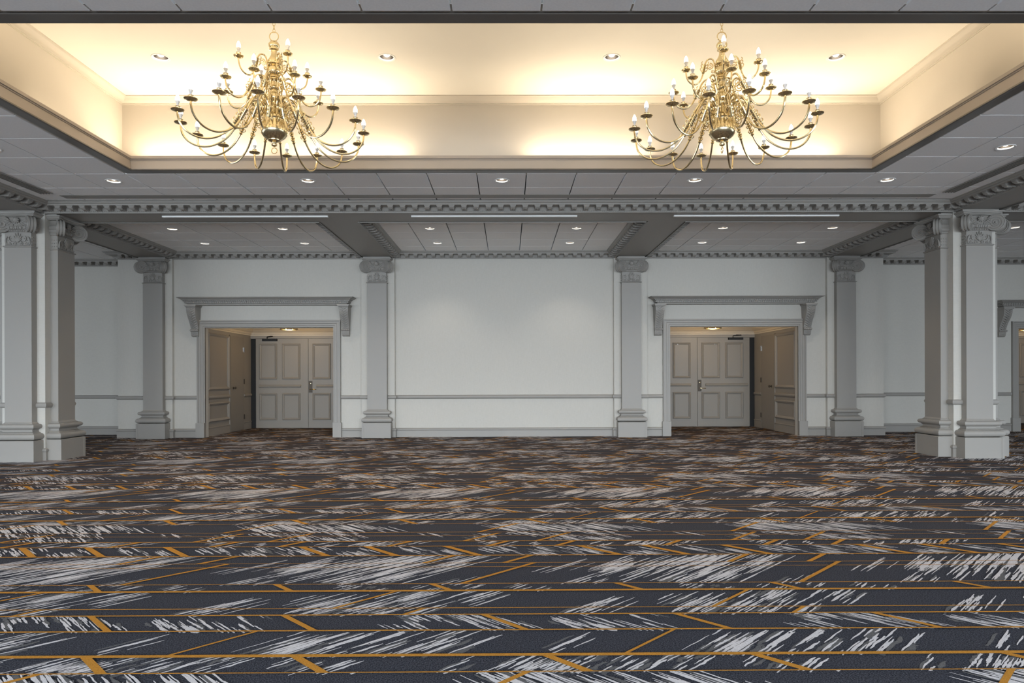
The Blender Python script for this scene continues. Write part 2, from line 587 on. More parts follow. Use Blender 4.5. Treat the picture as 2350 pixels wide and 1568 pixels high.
def build_ceiling():
    mb = MB()
    z0, z1 = C + .16, C + .2
    for r in ((-XW, XW + .5, -5.0, TY0 - .4), (-XW, XW + .5, TY1 + .4, 14.6), (-XW, TX0 - .4, TY0 - .4, TY1 + .4), (TX1 + .4, XW + .5, TY0 - .4, TY1 + .4)):
        mb.box(*r, z0, z1)
    ceil = mb.build('ceiling', 'void_dark', None, 'structure')
    lights = []
    light_spots = {}
    rows = lambda a: GY + (a + .5) * T
    # soffit row before the beam, and the rows beside the tray
    xc = GX + .5 * T
    for k in (-8, -4, 0, 4, 8):
        light_spots[(k, 0)] = 1
    light_spots[(9, -2)] = 1
    light_spots[(-9, -2)] = 1
    BGY = 11.69      # joint in the bays behind the beam
    tiles, stuff = [], MB()
    def put(cx, cy, hole):
        place('tile', ME_TILE_H if hole else ME_TILE, ceil, None, (cx, cy, C))
    cols = range(-11, 12)
    for i in range(-25, 3):
        for k in cols:
            cx, cy = xc + k * T, rows(i)
            if cx < LX + .45 - T / 2 or cx > RX - .45 + T / 2 or cy - T / 2 < -4.9:
                continue
            if TX0 < cx < TX1 and TY0 < cy < TY1:
                continue
            if cy > 9.75:
                continue
            h = (k, i) in light_spots
            if cy > 3.4:
                put(cx, cy, h)
            else:
                o = .5 * (T - .014)
                stuff.box(cx - o, cx + o, cy - o, cy + o, C, C + .018)
            if h and cy > 3.4:
                lights.append(('room', k, i, cx, cy))
    # bays behind the beam
    bay_spots = {}
    for x0, x1, ks in ((PILX[0], PILX[1], (-9, -6)), (PILX[1], PILX[2], (-2, 2)), (PILX[2], PILX[3], (6, 9))):
        for k in ks:
            for i in (-1, 1):
                bay_spots[(k, i)] = (x0, x1)
    bay_spots[(14, -1)] = (PILX[3], XW)
    for i in range(-2, 5):
        for k in range(-22, 23):
            cx, cy = xc + k * T, BGY + (i + .5) * T
            side = cx < PILX[0] - .25 or cx > PILX[3] + .25
            if cy > (RY + .1 if (cx < WLX + .1 or cx > WRX - .1) else WY + .1):
                continue
            if any(abs(cx - x) < .285 - T / 2 + .25 for x in PILX) and False:
                continue
            h = (k, i) in bay_spots
            vis = (-8.5 < cx < 9.4)
            if vis and not (i == -2):
                put(cx, cy, h)
            else:
                o = .5 * (T - .014)
                if h:
                    put(cx, cy, True)
                else:
                    stuff.box(cx - o, cx + o, cy - o, cy + o, C, C + .018)
            if h:
                lights.append(('bay', k, i, cx, cy))
    # side aisles before the beam, out of sight or nearly
    for k in list(range(-22, -11)) + list(range(11, 23)):
        for i in range(-21, 3):
            cx, cy = xc + k * T, rows(i)
            if LX + .2 < cx < RX - .2 or cy > 9.7:
                continue
            o = .5 * (T - .014)
            stuff.box(cx - o, cx + o, cy - o, cy + o, C, C + .018)
    so = stuff.build('tile_field', 'tile_white', ceil)
    so['kind'] = 'stuff'
    return lights
LIGHTS = build_ceiling()

# ------------------------------------------------------------------ tray: lip, fascia, walls, crown, upper ceiling
def build_tray():
    # ring helper: closed rectangle path, clockwise so the left normal points outward
    rect = lambda d: [(TX0 + d, TY0 + d), (TX0 + d, TY1 - d), (TX1 - d, TY1 - d), (TX1 - d, TY0 + d)]
    # lip: profile offset (outward +) from the inner fascia line
    d = .115
    lip = [(.0, 3.672), (-.010, 3.669), (-.010, 3.656), (.0, 3.651), (.02, 3.650), (.024, 3.652), (d - .01, 3.652), (d, 3.6535), (d, C + .05)]
    MB().sweep(rect(d), lip[::-1], closed=True).build('trim_20', 'lip_dark', None, 'structure', True)
    fas = [(.005, 3.66), (.0, 3.672), (.004, 3.675), (.004, 3.765), (.012, 3.770), (.012, 3.778), (.004, 3.783), (.004, 3.79), (-.008, 3.795), (-.008, 3.826), (.02, 3.828), (.02, 3.67)]
    MB().sweep(rect(d), fas[::-1], closed=True).build('trim_21', 'tray_trim', None, 'structure', False)
    # trough floor and cove walls
    mb = MB()
    mb.sweep(rect(d), [(.02, 3.67), (.232, 3.67)], closed=True)
    mb.sweep(rect(d), [(.23, 3.66), (.23, ZT)], closed=True)
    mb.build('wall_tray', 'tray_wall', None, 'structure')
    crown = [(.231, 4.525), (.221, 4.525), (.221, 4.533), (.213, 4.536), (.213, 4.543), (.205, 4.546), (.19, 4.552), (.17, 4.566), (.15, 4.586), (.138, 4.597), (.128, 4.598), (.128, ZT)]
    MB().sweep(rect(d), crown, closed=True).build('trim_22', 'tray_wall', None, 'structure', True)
    # upper ceiling with holes for the downlights
    x0, x1, y0, y1 = TX0 - .13, TX1 + .13, TY0 - .13, TY1 + .13
    lx = [-3.72, -1.295, 1.13, 3.555]
    ly = [7.36]
    cs = .30
    ex, ey = [x0], [y0]
    for a in lx: ex += [a - cs, a + cs]
    for a in ly: ey += [a - cs, a + cs]
    ex.append(x1); ey.append(y1)
    mb = MB()
    n = 32
    for i in range(len(ex) - 1):
        for j in range(len(ey) - 1):
            if i % 2 and j % 2:
                cx, cy = (ex[i] + ex[i + 1]) / 2, (ey[j] + ey[j + 1]) / 2
                v, f = [], []
                for k in range(n):
                    a = 2 * PI * k / n + PI / 4
                    c, s = math.cos(a), math.sin(a)
                    q = cs / max(abs(c), abs(s))
                    v += [(cx + c * HOLE_R, cy + s * HOLE_R, ZT), (cx + c * q, cy + s * q, ZT)]
                for k in range(n):
                    l = (k + 1) % n
                    f.append((2 * k, 2 * l, 2 * l + 1, 2 * k + 1))
                mb.add(v, f)
            else:
                mb.add([(ex[i], ey[j], ZT), (ex[i + 1], ey[j], ZT), (ex[i + 1], ey[j + 1], ZT), (ex[i], ey[j + 1], ZT)], [(0, 3, 2, 1)])
    mb.box(x0, x1, y0, y1, ZT + .15, ZT + .18)
    for a, b, c_, d_ in ((x0, x0 + .01, y0, y1), (x1 - .01, x1, y0, y1), (x0, x1, y0, y0 + .01), (x0, x1, y1 - .01, y1)):
        mb.box(a, b, c_, d_, ZT, ZT + .16)
    mb.build('ceiling_tray', 'plaster_cream', None, 'structure')
    return [('tray', i, j, a, b) for i, a in enumerate(lx) for j, b in enumerate(ly)]
TRAYL = build_tray()

# track strip before the beam
MB().box(-6.08, 5.86, 9.29, 9.46, C - .003, C - .0005).build('trim_23', 'trim_paint', None, 'structure')

# ------------------------------------------------------------------ beams and cornices
CORN = [(0, S), (.020, S), (.020, S + .014), (.013, S + .017), (.013, S + .033), (.010, S + .036), (.010, S + .072),
        (.020, S + .074), (.020, S + .080), (.158, S + .080), (.160, S + .082), (.160, S + .101), (.166, S + .104), (.178, S + .108), (.186, S + .118),
        (.188, S + .124), (.198, S + .126), (.198, C + .004), (0, C + .004)]
MOD = .1737
def modillion_mesh():
    # local: +y is out of the beam face, z up, top at 0
    mb = MB()
    w = .036
    side = [(.0, 0), (.128, 0), (.134, -.004), (.134, -.016), (.126, -.020), (.128, -.026), (.120, -.036), (.104, -.040), (.092, -.036), (.080, -.032), (.060, -.038), (.036, -.050), (.014, -.052), (0, -.050)]
    k = len(side)
    v = [(-w, y, z) for y, z in side] + [(w, y, z) for y, z in side]
    f = [tuple(range(k)), tuple(range(2 * k - 1, k - 1, -1))]
    for i in range(k):
        j = (i + 1) % k
        f.append((i, k + i, k + j, j))
    mb.add(v, f)
    mb.box(-w - .006, w + .006, 0, .138, -.012, 0)             # cap
    # leaf under the bracket
    for sx in (-1, 0, 1):
        mb.tube([(sx * .014, .118, -.030), (sx * .020, .098, -.043), (sx * .021, .064, -.040), (sx * .019, .038, -.050)], [.006, .011, .011, .007], 6)
    mb.tube([(-.03, .126, -.024), (.03, .126, -.024)], .009, 6)
    return mb.mesh('modillion', 'trim_paint')
ME_MOD = modillion_mesh()
TRIM_N = [30]
def cornice(path, tag_closed=False, mods=True, prof=CORN):
    """path in plan, left normal facing the open side"""
    mb = MB()
    mb.sweep(path, prof)
    # bead row
    n = len(path)
    segs = []
    for i in range(n - 1):
        (x0, y0), (x1, y1) = path[i], path[i + 1]
        L = math.hypot(x1 - x0, y1 - y0)
        ux, uy = (x1 - x0) / L, (y1 - y0) / L
        nx, ny = -uy, ux
        segs.append((x0, y0, ux, uy, nx, ny, L))
        q = int(L / .026)
        for b in range(q):
            t = (b + .5) * L / q
            px, py = x0 + ux * t + nx * .013, y0 + uy * t + ny * .013
            M = Matrix(((ux, nx, 0, px), (uy, ny, 0, py), (0, 0, 1, S + .025), (0, 0, 0, 1)))
            mb.add([(-.008, 0, -.007), (.008, 0, -.007), (.008, 0, .007), (-.008, 0, .007), (-.005, .008, -.004), (.005, .008, -.004), (.005, .008, .004), (-.005, .008, .004)],
                   [(4, 5, 6, 7), (0, 1, 5, 4), (1, 2, 6, 5), (2, 3, 7, 6), (3, 0, 4, 7)], M)
    o = mb.build('trim_%d' % TRIM_N[0], 'trim_paint', None, 'structure')
    TRIM_N[0] += 1
    if mods:
        for i, (x0, y0, ux, uy, nx, ny, L) in enumerate(segs):
            a, b = .115, L - .115
            q = max(1, int(round((b - a) / MOD)))
            if b - a < .05:
                continue
            for k in range(q + 1):
                t = a + (b - a) * k / q
                m = place('modillion', ME_MOD, o)
                m.location = (x0 + ux * t + nx * .012, y0 + uy * t + ny * .012, S + .080)
                m.rotation_euler = (0, 0, math.atan2(ny, nx) - PI / 2)
    return o
H = .285
def build_beams():
    def beam(x0, x1, y0, y1):
        MB().box(x0, x1, y0, y1, S + .012, C + .16).build('ceiling_beam', 'trim_paint', None, 'structure')
    beam(-XW, XW + .5, BY0, BY1)
    beam(LX - H, LX + H, -5.0, BY0)
    beam(RX - H, RX + H, -5.0, BY0)
    for x in PILX:
        beam(x - H, x + H, BY1, WY)
    fx = [LX + H, RX - H]
    # main room: side beams and front beam, one mitred run; modillions only along what shows
    cornice([(fx[1], 2.0), (fx[1], BY0), (fx[0], BY0), (fx[0], 2.0)])
    cornice([(fx[1], -4.9), (fx[1], 1.99)], mods=False)
    cornice([(fx[0], 1.99), (fx[0], -4.9)], mods=False)
    # aisles before the beam
    cornice([(XW + .5, BY0), (RX + H, BY0), (RX + H, 6.0)])
    cornice([(LX - H, 6.0), (LX - H, BY0), (-XW, BY0)])
    # bays behind the beam
    for a, b in ((0, 1), (1, 2), (2, 3)):
        xl, xr = PILX[a] + H, PILX[b] - H
        cornice([(xl, BY1), (xr, BY1), (xr, WY), (xl, WY), (xl, BY1 + .0001)])
    # end bays
    cornice([(PILX[3] + H, BY1), (XW + .5, BY1)], mods=False)
    cornice([(-XW, BY1), (PILX[0] - H, BY1)], mods=False)
    cornice([(XW + .5, RY), (WRX, RY), (WRX, WY), (PILX[3] + H, WY), (PILX[3] + H, BY1)])
    cornice([(PILX[0] - H, BY1), (PILX[0] - H, WY), (WLX, WY), (WLX, RY), (-XW, RY)])
build_beams()

# ------------------------------------------------------------------ pilaster meshes (local: x along wall, -y out of wall, z up)
SW, SD = .19, .11       # shaft half width and projection
def spiral(cx, cz, r0, r1, turns, n, y, sgn=1, a0=PI / 2):
    pts = []
    for i in range(n + 1):
        t = i / n
        r = r0 + (r1 - r0) * t
        a = a0 + sgn * turns * 2 * PI * t
        pts.append((cx + r * math.cos(a), y, cz + r * math.sin(a)))
    return pts
ZN, ZA = 3.035, 3.505    # necking line, top of abacus
def pil_meshes():
    R = {}
    mb = MB()
    mb.usweep(.28, .205, [(-.004, 0), (0, .004), (0, .290), (-.006, .298), (-.03, .300)])
    for sx in (-1, 1):                       # thin corner boards
        x = sx * .262
        mb.box(x - .019, x + .019, -.209, -.2, .0, .292)
    R['plinth'] = mb.mesh('plinth', 'trim_paint')
    torus = lambda c, r, o: [(o + r * math.cos(a), c + r * math.sin(a)) for a in [(-90 + 20 * i) * PI / 180 for i in range(10)]]
    mb = MB()
    p = [(.05, .300)] + torus(.350, .045, .058) + [(.050, .397), (.050, .405), (.036, .410), (.024, .420), (.020, .435), (.024, .448), (.036, .455)] + torus(.493, .033, .040) + [(.022, .528), (.022, .534), (.006, .545), (0, .560)]
    mb.usweep(SW, SD, p)
    R['base_moulding'] = mb.mesh('base_moulding', 'trim_paint', True)
    mb = MB()
    mb.usweep(SW, SD, [(0, .55), (0, ZN - .012)])
    R['shaft'] = mb.mesh('shaft', 'trim_paint')
    # capital body: astragal, bell, egg band, ribbons
    mb = MB()
    mb.usweep(SW, SD, [(0, ZN - .014), (.012, ZN - .010), (.016, ZN - .003), (.012, ZN + .004), (0, ZN + .008), (-.006, ZN + .010), (-.006, 3.235), (.004, 3.24), (.012, 3.25), (.012, 3.262), (.02, 3.265), (.034, 3.285), (.040, 3.305), (.030, 3.318), (.030, 3.36), (.01, 3.38), (.0, 3.445), (.03, 3.449)])
    for k in range(-1, 2):                   # eggs
        mb.lathe([(0, -.024), (.012, -.02), (.020, -.004), (.019, .010), (.012, .02), (0, .022)], 10, Matrix.Translation((k * .062, -SD - .034, 3.292)) )
        for q in (-1, 1):
            mb.tube([(k * .062 + q * .026, -SD - .034, 3.272), (k * .062 + q * .028, -SD - .042, 3.29), (k * .062 + q * .022, -SD - .04, 3.314)], .005, 5)
    for k in range(-6, 7):                   # bead row
        mb.box(k * .024 - .008, k * .024 + .008, -SD - .022, -SD - .008, 3.246, 3.260)
    for sx in (-1, 1):                       # ribbons that fall from the volutes to the shell
        for q in range(3):
            z = 3.395 - q * .022
            mb.tube([(sx * .205, -SD - .045, z + .012), (sx * .15, -SD - .04, z + .002), (sx * .09, -SD - .038, z - .028), (sx * .035, -SD - .036, z - .06 + q * .01)], [.010, .010, .009, .006], 6)
    R['capital'] = mb.mesh('capital', 'trim_paint', True)
    # abacus with hollowed front
    mb = MB()
    prof = [(.0, 3.446), (.010, 3.448), (.010, 3.458), (.020, 3.462), (.028, 3.471), (.032, 3.480), (.044, 3.483), (.050, 3.492), (.050, 3.502), (.03, ZA), ]
    n = 14
    v, f = [], []
    for o, z in prof:
        ring = [(-SW - .055 - o, 0), (-SW - .055 - o, -SD - .045 - o)]
        for i in range(1, n):
            t = -1 + 2 * i / n
            ring.append((t * (SW + .035 + o), -SD - .062 - o + .066 * (1 - t * t)))
        ring += [(SW + .055 + o, -SD - .045 - o), (SW + .055 + o, 0)]
        m = len(ring)
        v += [(x, y, z) for x, y in ring]
    for t in range(len(prof) - 1):
        for k in range(m - 1):
            a = t * m + k
            f.append((a, a + 1, a + 1 + m, a + m))
    f.append(tuple(range(m - 1, -1, -1)))
    e = (len(prof) - 1) * m
    f.append(tuple(range(e, e + m)))
    mb.add(v, f)
    mb.box(-SW - .07, SW + .07, -SD - .03, 0, ZA - .004, S + .013)
    R['abacus'] = mb.mesh('abacus', 'trim_paint', True)
    # volute: disc standing on edge; local axis = y, centre at origin
    mb = MB()
    r = .116
    pr = [(.0, -.042), (.100, -.042), (.106, -.048), (r, -.046), (r, -.030), (.107, -.026), (.107, -.012), (r, -.008), (r, .008), (.107, .012), (.107, .026), (r, .030), (r, .046), (.106, .048), (.100, .042), (0, .042)]
    mb.lathe(pr, 28, Matrix.Rotation(-PI / 2, 4, 'X'))
    for yy in (-.044, .044):
        mb.tube(spiral(0, 0, .098, .020, 2.6, 44, yy, 1, PI / 2), [.008 - .003 * i / 44 for i in range(45)], 5)
        mb.lathe([(0, -.014), (.012, -.008), (.016, 0), (.012, .008), (0, .014)], 10, Matrix.Translation((0, yy, 0)) @ Matrix.Rotation(-PI / 2, 4, 'X'))
    R['volute'] = mb.mesh('volute', 'trim_paint', True)
    # shell rosette
    mb = MB()
    for k in range(9):
        a = 2 * PI * k / 9 + PI / 2
        mb.tube([(.008 * math.cos(a), -.012, .008 * math.sin(a)), (.026 * math.cos(a), -.014, .026 * math.sin(a)), (.046 * math.cos(a), -.004, .046 * math.sin(a))], [.008, .013, .008], 6)
    mb.lathe([(0, -.022), (.012, -.016), (.016, 0)], 8, Matrix.Rotation(PI / 2, 4, 'X') @ Matrix.Scale(-1, 4, (0, 0, 1)))
    R['shell'] = mb.mesh('shell', 'trim_paint', True)
    # relief panel: palmette and scrolls
    mb = MB()
    y = -SD - .001
    zb = 3.085
    for k in range(-4, 5):
        a = PI / 2 + k * .30
        L = .142 - .007 * k * k
        c, s = math.cos(a), math.sin(a)
        mb.tube([(.010 * k * .4, y, zb), (.55 * L * c + .004 * k, y - .008, zb + .55 * L * s), (L * c + .004 * k, y - .004, zb + L * s)], [.005, .0105, .008], 6)
    for sx in (-1, 1):
        mb.tube(spiral(sx * .050, 3.075, .028, .006, 1.6, 20, y - .002, sx, PI / 2), .0065, 5)
        mb.tube(spiral(sx * .110, 3.070, .022, .005, 1.5, 18, y - .002, -sx, PI / 2), .006, 5)
        mb.tube(spiral(sx * .152, 3.068, .016, .004, 1.3, 14, y - .002, sx, PI / 2), .005, 5)
        mb.tube([(sx * .010, y, 3.055), (sx * .05, y - .004, 3.049), (sx * .10, y - .004, 3.052), (sx * .165, y - .003, 3.050)], .006, 5)
        mb.tube([(sx * .165, y, 3.06), (sx * .168, y - .004, 3.11), (sx * .160, y - .008, 3.15), (sx * .142, y - .010, 3.165), (sx * .13, y - .004, 3.155)], [.010, .012, .010, .008, .004], 6)
        mb.tube([(sx * .09, y, 3.10), (sx * .115, y - .005, 3.125), (sx * .12, y - .006, 3.16), (sx * .105, y - .004, 3.18)], [.004, .007, .006, .003], 5)
        for q in range(5):
            mb.lathe([(0, -.006), (.006, 0), (0, .006)], 6, Matrix.Translation((sx * (.07 + .022 * q), y - .002, 3.115 + .014 * ((q * 3) % 4) - .012)))
        # side returns
        for q in range(9):
            mb.lathe([(0, -.012), (.008, -.003), (.009, .005), (0, .012)], 6, Matrix.Translation((sx * (SW - .004), -.022 - .033 * (q % 3), 3.075 + .045 * (q // 3))))
    R['relief'] = mb.mesh('relief', 'trim_paint', True)
    return R
PM = pil_meshes()
def add_pilaster(parent, cx, cy, rot, side=True):
    M = Matrix.Translation((cx, cy, 0)) @ Matrix.Rotation(rot, 4, 'Z')
    def p(name, me, par, m=None):
        o = place(name, me, par)
        o.matrix_local = m if m is not None else Matrix.Identity(4)
        return o
    for n in ('plinth', 'base_moulding', 'shaft'):
        p(n, PM[n], parent, M)
    cap = p('capital', PM['capital'], parent, M)
    p('abacus', PM['abacus'], cap)
    for sx in (-1, 1):
        p('volute', PM['volute'], cap, Matrix.Translation((sx * .205, -SD - .044, 3.336)) @ Matrix.Rotation(-sx * .72, 4, 'Z'))
    p('shell', PM['shell'], cap, Matrix.Translation((0, -SD - .030, 3.392)))
    p('relief', PM['relief'], cap)
PIL_LAB = ['grey Ionic wall pilaster left of the left doorway', 'grey Ionic wall pilaster between the left doorway and the blank middle wall panel',
           'grey Ionic wall pilaster between the blank middle wall panel and the right doorway', 'grey Ionic wall pilaster right of the right doorway']
for x, lab in zip(PILX, PIL_LAB):
    t = thing('pilaster', lab, 'pilaster', (x, PIER_Y, 0), 0, 'wall pilasters')
    add_pilaster(t, 0, 0, 0)
def column(x, y, label):
    t = thing('column', label, 'column', (x, y, 0), 0, 'free standing columns')
    k = .305
    MB().box(-k, k, -k, k, 0, S + .012).build('core', 'linen', t)
    sq = [(-k, -k), (-k, k), (k, k), (k, -k)]
    MB().sweep(sq, RAIL, closed=True).build('chair_rail', 'trim_paint', t, None, True)
    MB().sweep(sq, BASE, closed=True).build('baseboard', 'trim_paint', t, None, True)
    for r in range(4):
        a = r * PI / 2
        add_pilaster(t, k * math.sin(a), -k * math.cos(a), a)
column(LX, 10.075, 'square column with grey Ionic pilasters at the left edge of the room')
column(RX, 10.085, 'square column with grey Ionic pilasters at the right edge of the room')

# ------------------------------------------------------------------ doorways
ARCH = [(0, -.02), (0, .014), (.028, .014), (.034, .024), (.070, .024), (.080, .036), (.118, .036), (.124, .052), (.146, .052), (.15, .0)]
def corbel_meshes():
    w = .092
    side = [(0, 2.600), (.262, 2.600), (.262, 2.565), (.245, 2.558), (.250, 2.540), (.246, 2.48), (.225, 2.42), (.190, 2.36), (.150, 2.30), (.115, 2.24), (.090, 2.18), (.082, 2.14),
            (.105, 2.135), (.118, 2.118), (.112, 2.100), (.085, 2.092), (.080, 2.06), (.072, 2.02), (.055, 2.0), (.03, 1.992), (0, 1.99)]
    mb = MB()
    k = len(side)
    # taper towards the foot
    wd = lambda z: w * (1.0 if z > 2.55 else .96 - .22 * (2.55 - z) / .56)
    v = [(-wd(z), -y, z) for y, z in side] + [(wd(z), -y, z) for y, z in side]
    f = [tuple(range(k - 1, -1, -1)), tuple(range(k, 2 * k))]
    for i in range(k):
        j = (i + 1) % k
        f.append((i, j, k + j, k + i))
    mb.add(v, f)
    mb.box(-w - .022, w + .022, -.285, 0, 2.578, 2.602)
    mb.box(-w - .010, w + .010, -.272, 0, 2.560, 2.578)
    body = mb.mesh('corbel', 'trim_paint')
    mb = MB()
    front = side[4:12]
    for i in range(11):
        t = i / 10 * (len(front) - 1.001)
        a = int(t); u = t - a
        y = front[a][0] * (1 - u) + front[a + 1][0] * u
        z = front[a][1] * (1 - u) + front[a + 1][1] * u
        for sx in (-1, 1):
            mb.tube([(0, -y - .006, z - .035), (sx * .03, -y - .012, z - .012), (sx * wd(z) * .82, -y - .004, z + .012)], [.005, .010, .006], 5)
    for z in (2.07, 2.045, 2.02):
        for sx in (-1, 1):
            mb.tube([(0, -.082, z - .015), (sx * .03, -.084, z), (sx * .055, -.074, z + .008)], .006, 5)
    for kx in range(-2, 3):
        mb.lathe([(0, -.02), (.014, -.012), (.018, 0), (.014, .012), (0, .02)], 8, Matrix.Translation((kx * .033, -.112, 2.116)))
    leaf = mb.mesh('acanthus', 'trim_paint', True)
    return body, leaf
ME_CORB, ME_LEAF = corbel_meshes()

def hood(x0, x1, yw, label):
    """door hood: front top edge spans x0..x1"""
    t = thing('door_hood', label, 'door hood', (0, yw, 0), 0, 'hoods over the doorways')
    P, b = .315, .15
    a0, a1 = x0 + (P - b), x1 - (P - b)
    prof = [(0, 2.602), (.014, 2.606), (.014, 2.622), (.024, 2.626), (.030, 2.634), (.046, 2.636), (.046, 2.664), (.062, 2.668), (.066, 2.690), (.086, 2.694), (.098, 2.700), (.104, 2.712), (.128, 2.720), (.148, 2.732), (.160, 2.734), (.165, 2.748), (.12, 2.752)]
    mb = MB()
    path = [(a1, 0), (a1, -b), (a0, -b), (a0, 0)]
    mb.sweep(path[::-1] if False else path, prof)
    # fill top and bottom
    o = .12
    mb.add([(a0 - o, -b - o, 2.752), (a1 + o, -b - o, 2.752), (a1 + o, 0, 2.752), (a0 - o, 0, 2.752), (a0, -b, 2.602), (a1, -b, 2.602), (a1, 0, 2.602), (a0, 0, 2.602)], [(0, 1, 2, 3), (7, 6, 5, 4)])
    mb.build('shelf', 'trim_paint', t)
    mb = MB()
    for (off, z0, z1, st, ww) in ((.046, 2.637, 2.662, .036, .021), (.066, 2.671, 2.688, .036, .021)):
        xa, xb = a0 - off, a1 + off
        q = int((xb - xa) / st)
        for i in range(q + 1):
            x = xa + (xb - xa) * i / q
            mb.box(x - ww / 2, x + ww / 2, -b - off - .013, -b - off + .002, z0, z1)
        for sx, xe in ((-1, xa), (1, xb)):
            for i in range(5):
                y = -b - off + .02 + i * st
                mb.box(min(xe, xe + sx * .013) , max(xe, xe + sx * .013), y - ww / 2, y + ww / 2, z0, z1)
    d = mb.build('dentils', 'trim_paint', t)
    d['kind'] = 'stuff'
    for x in (x0 + .255, x1 - .195) if x0 < 0 else (x0 + .185, x1 - .245):
        c = place('corbel', ME_CORB, t, None, (x, 0, 0))
        place('acanthus', ME_LEAF, c)

DOOR_N = [0]
def frame_moulding(mb, u0, u1, v0, v1, mp, wd=.03, h=.016):
    path = [(u0, v0), (u1, v0), (u1, v1), (u0, v1)]          # counter clockwise, left normal inward
    mb.sweep(path, [(0, 0), (.002, h * .6), (wd * .35, h), (wd * .7, h * .7), (wd, h * .3), (wd, 0)], mp, closed=True)

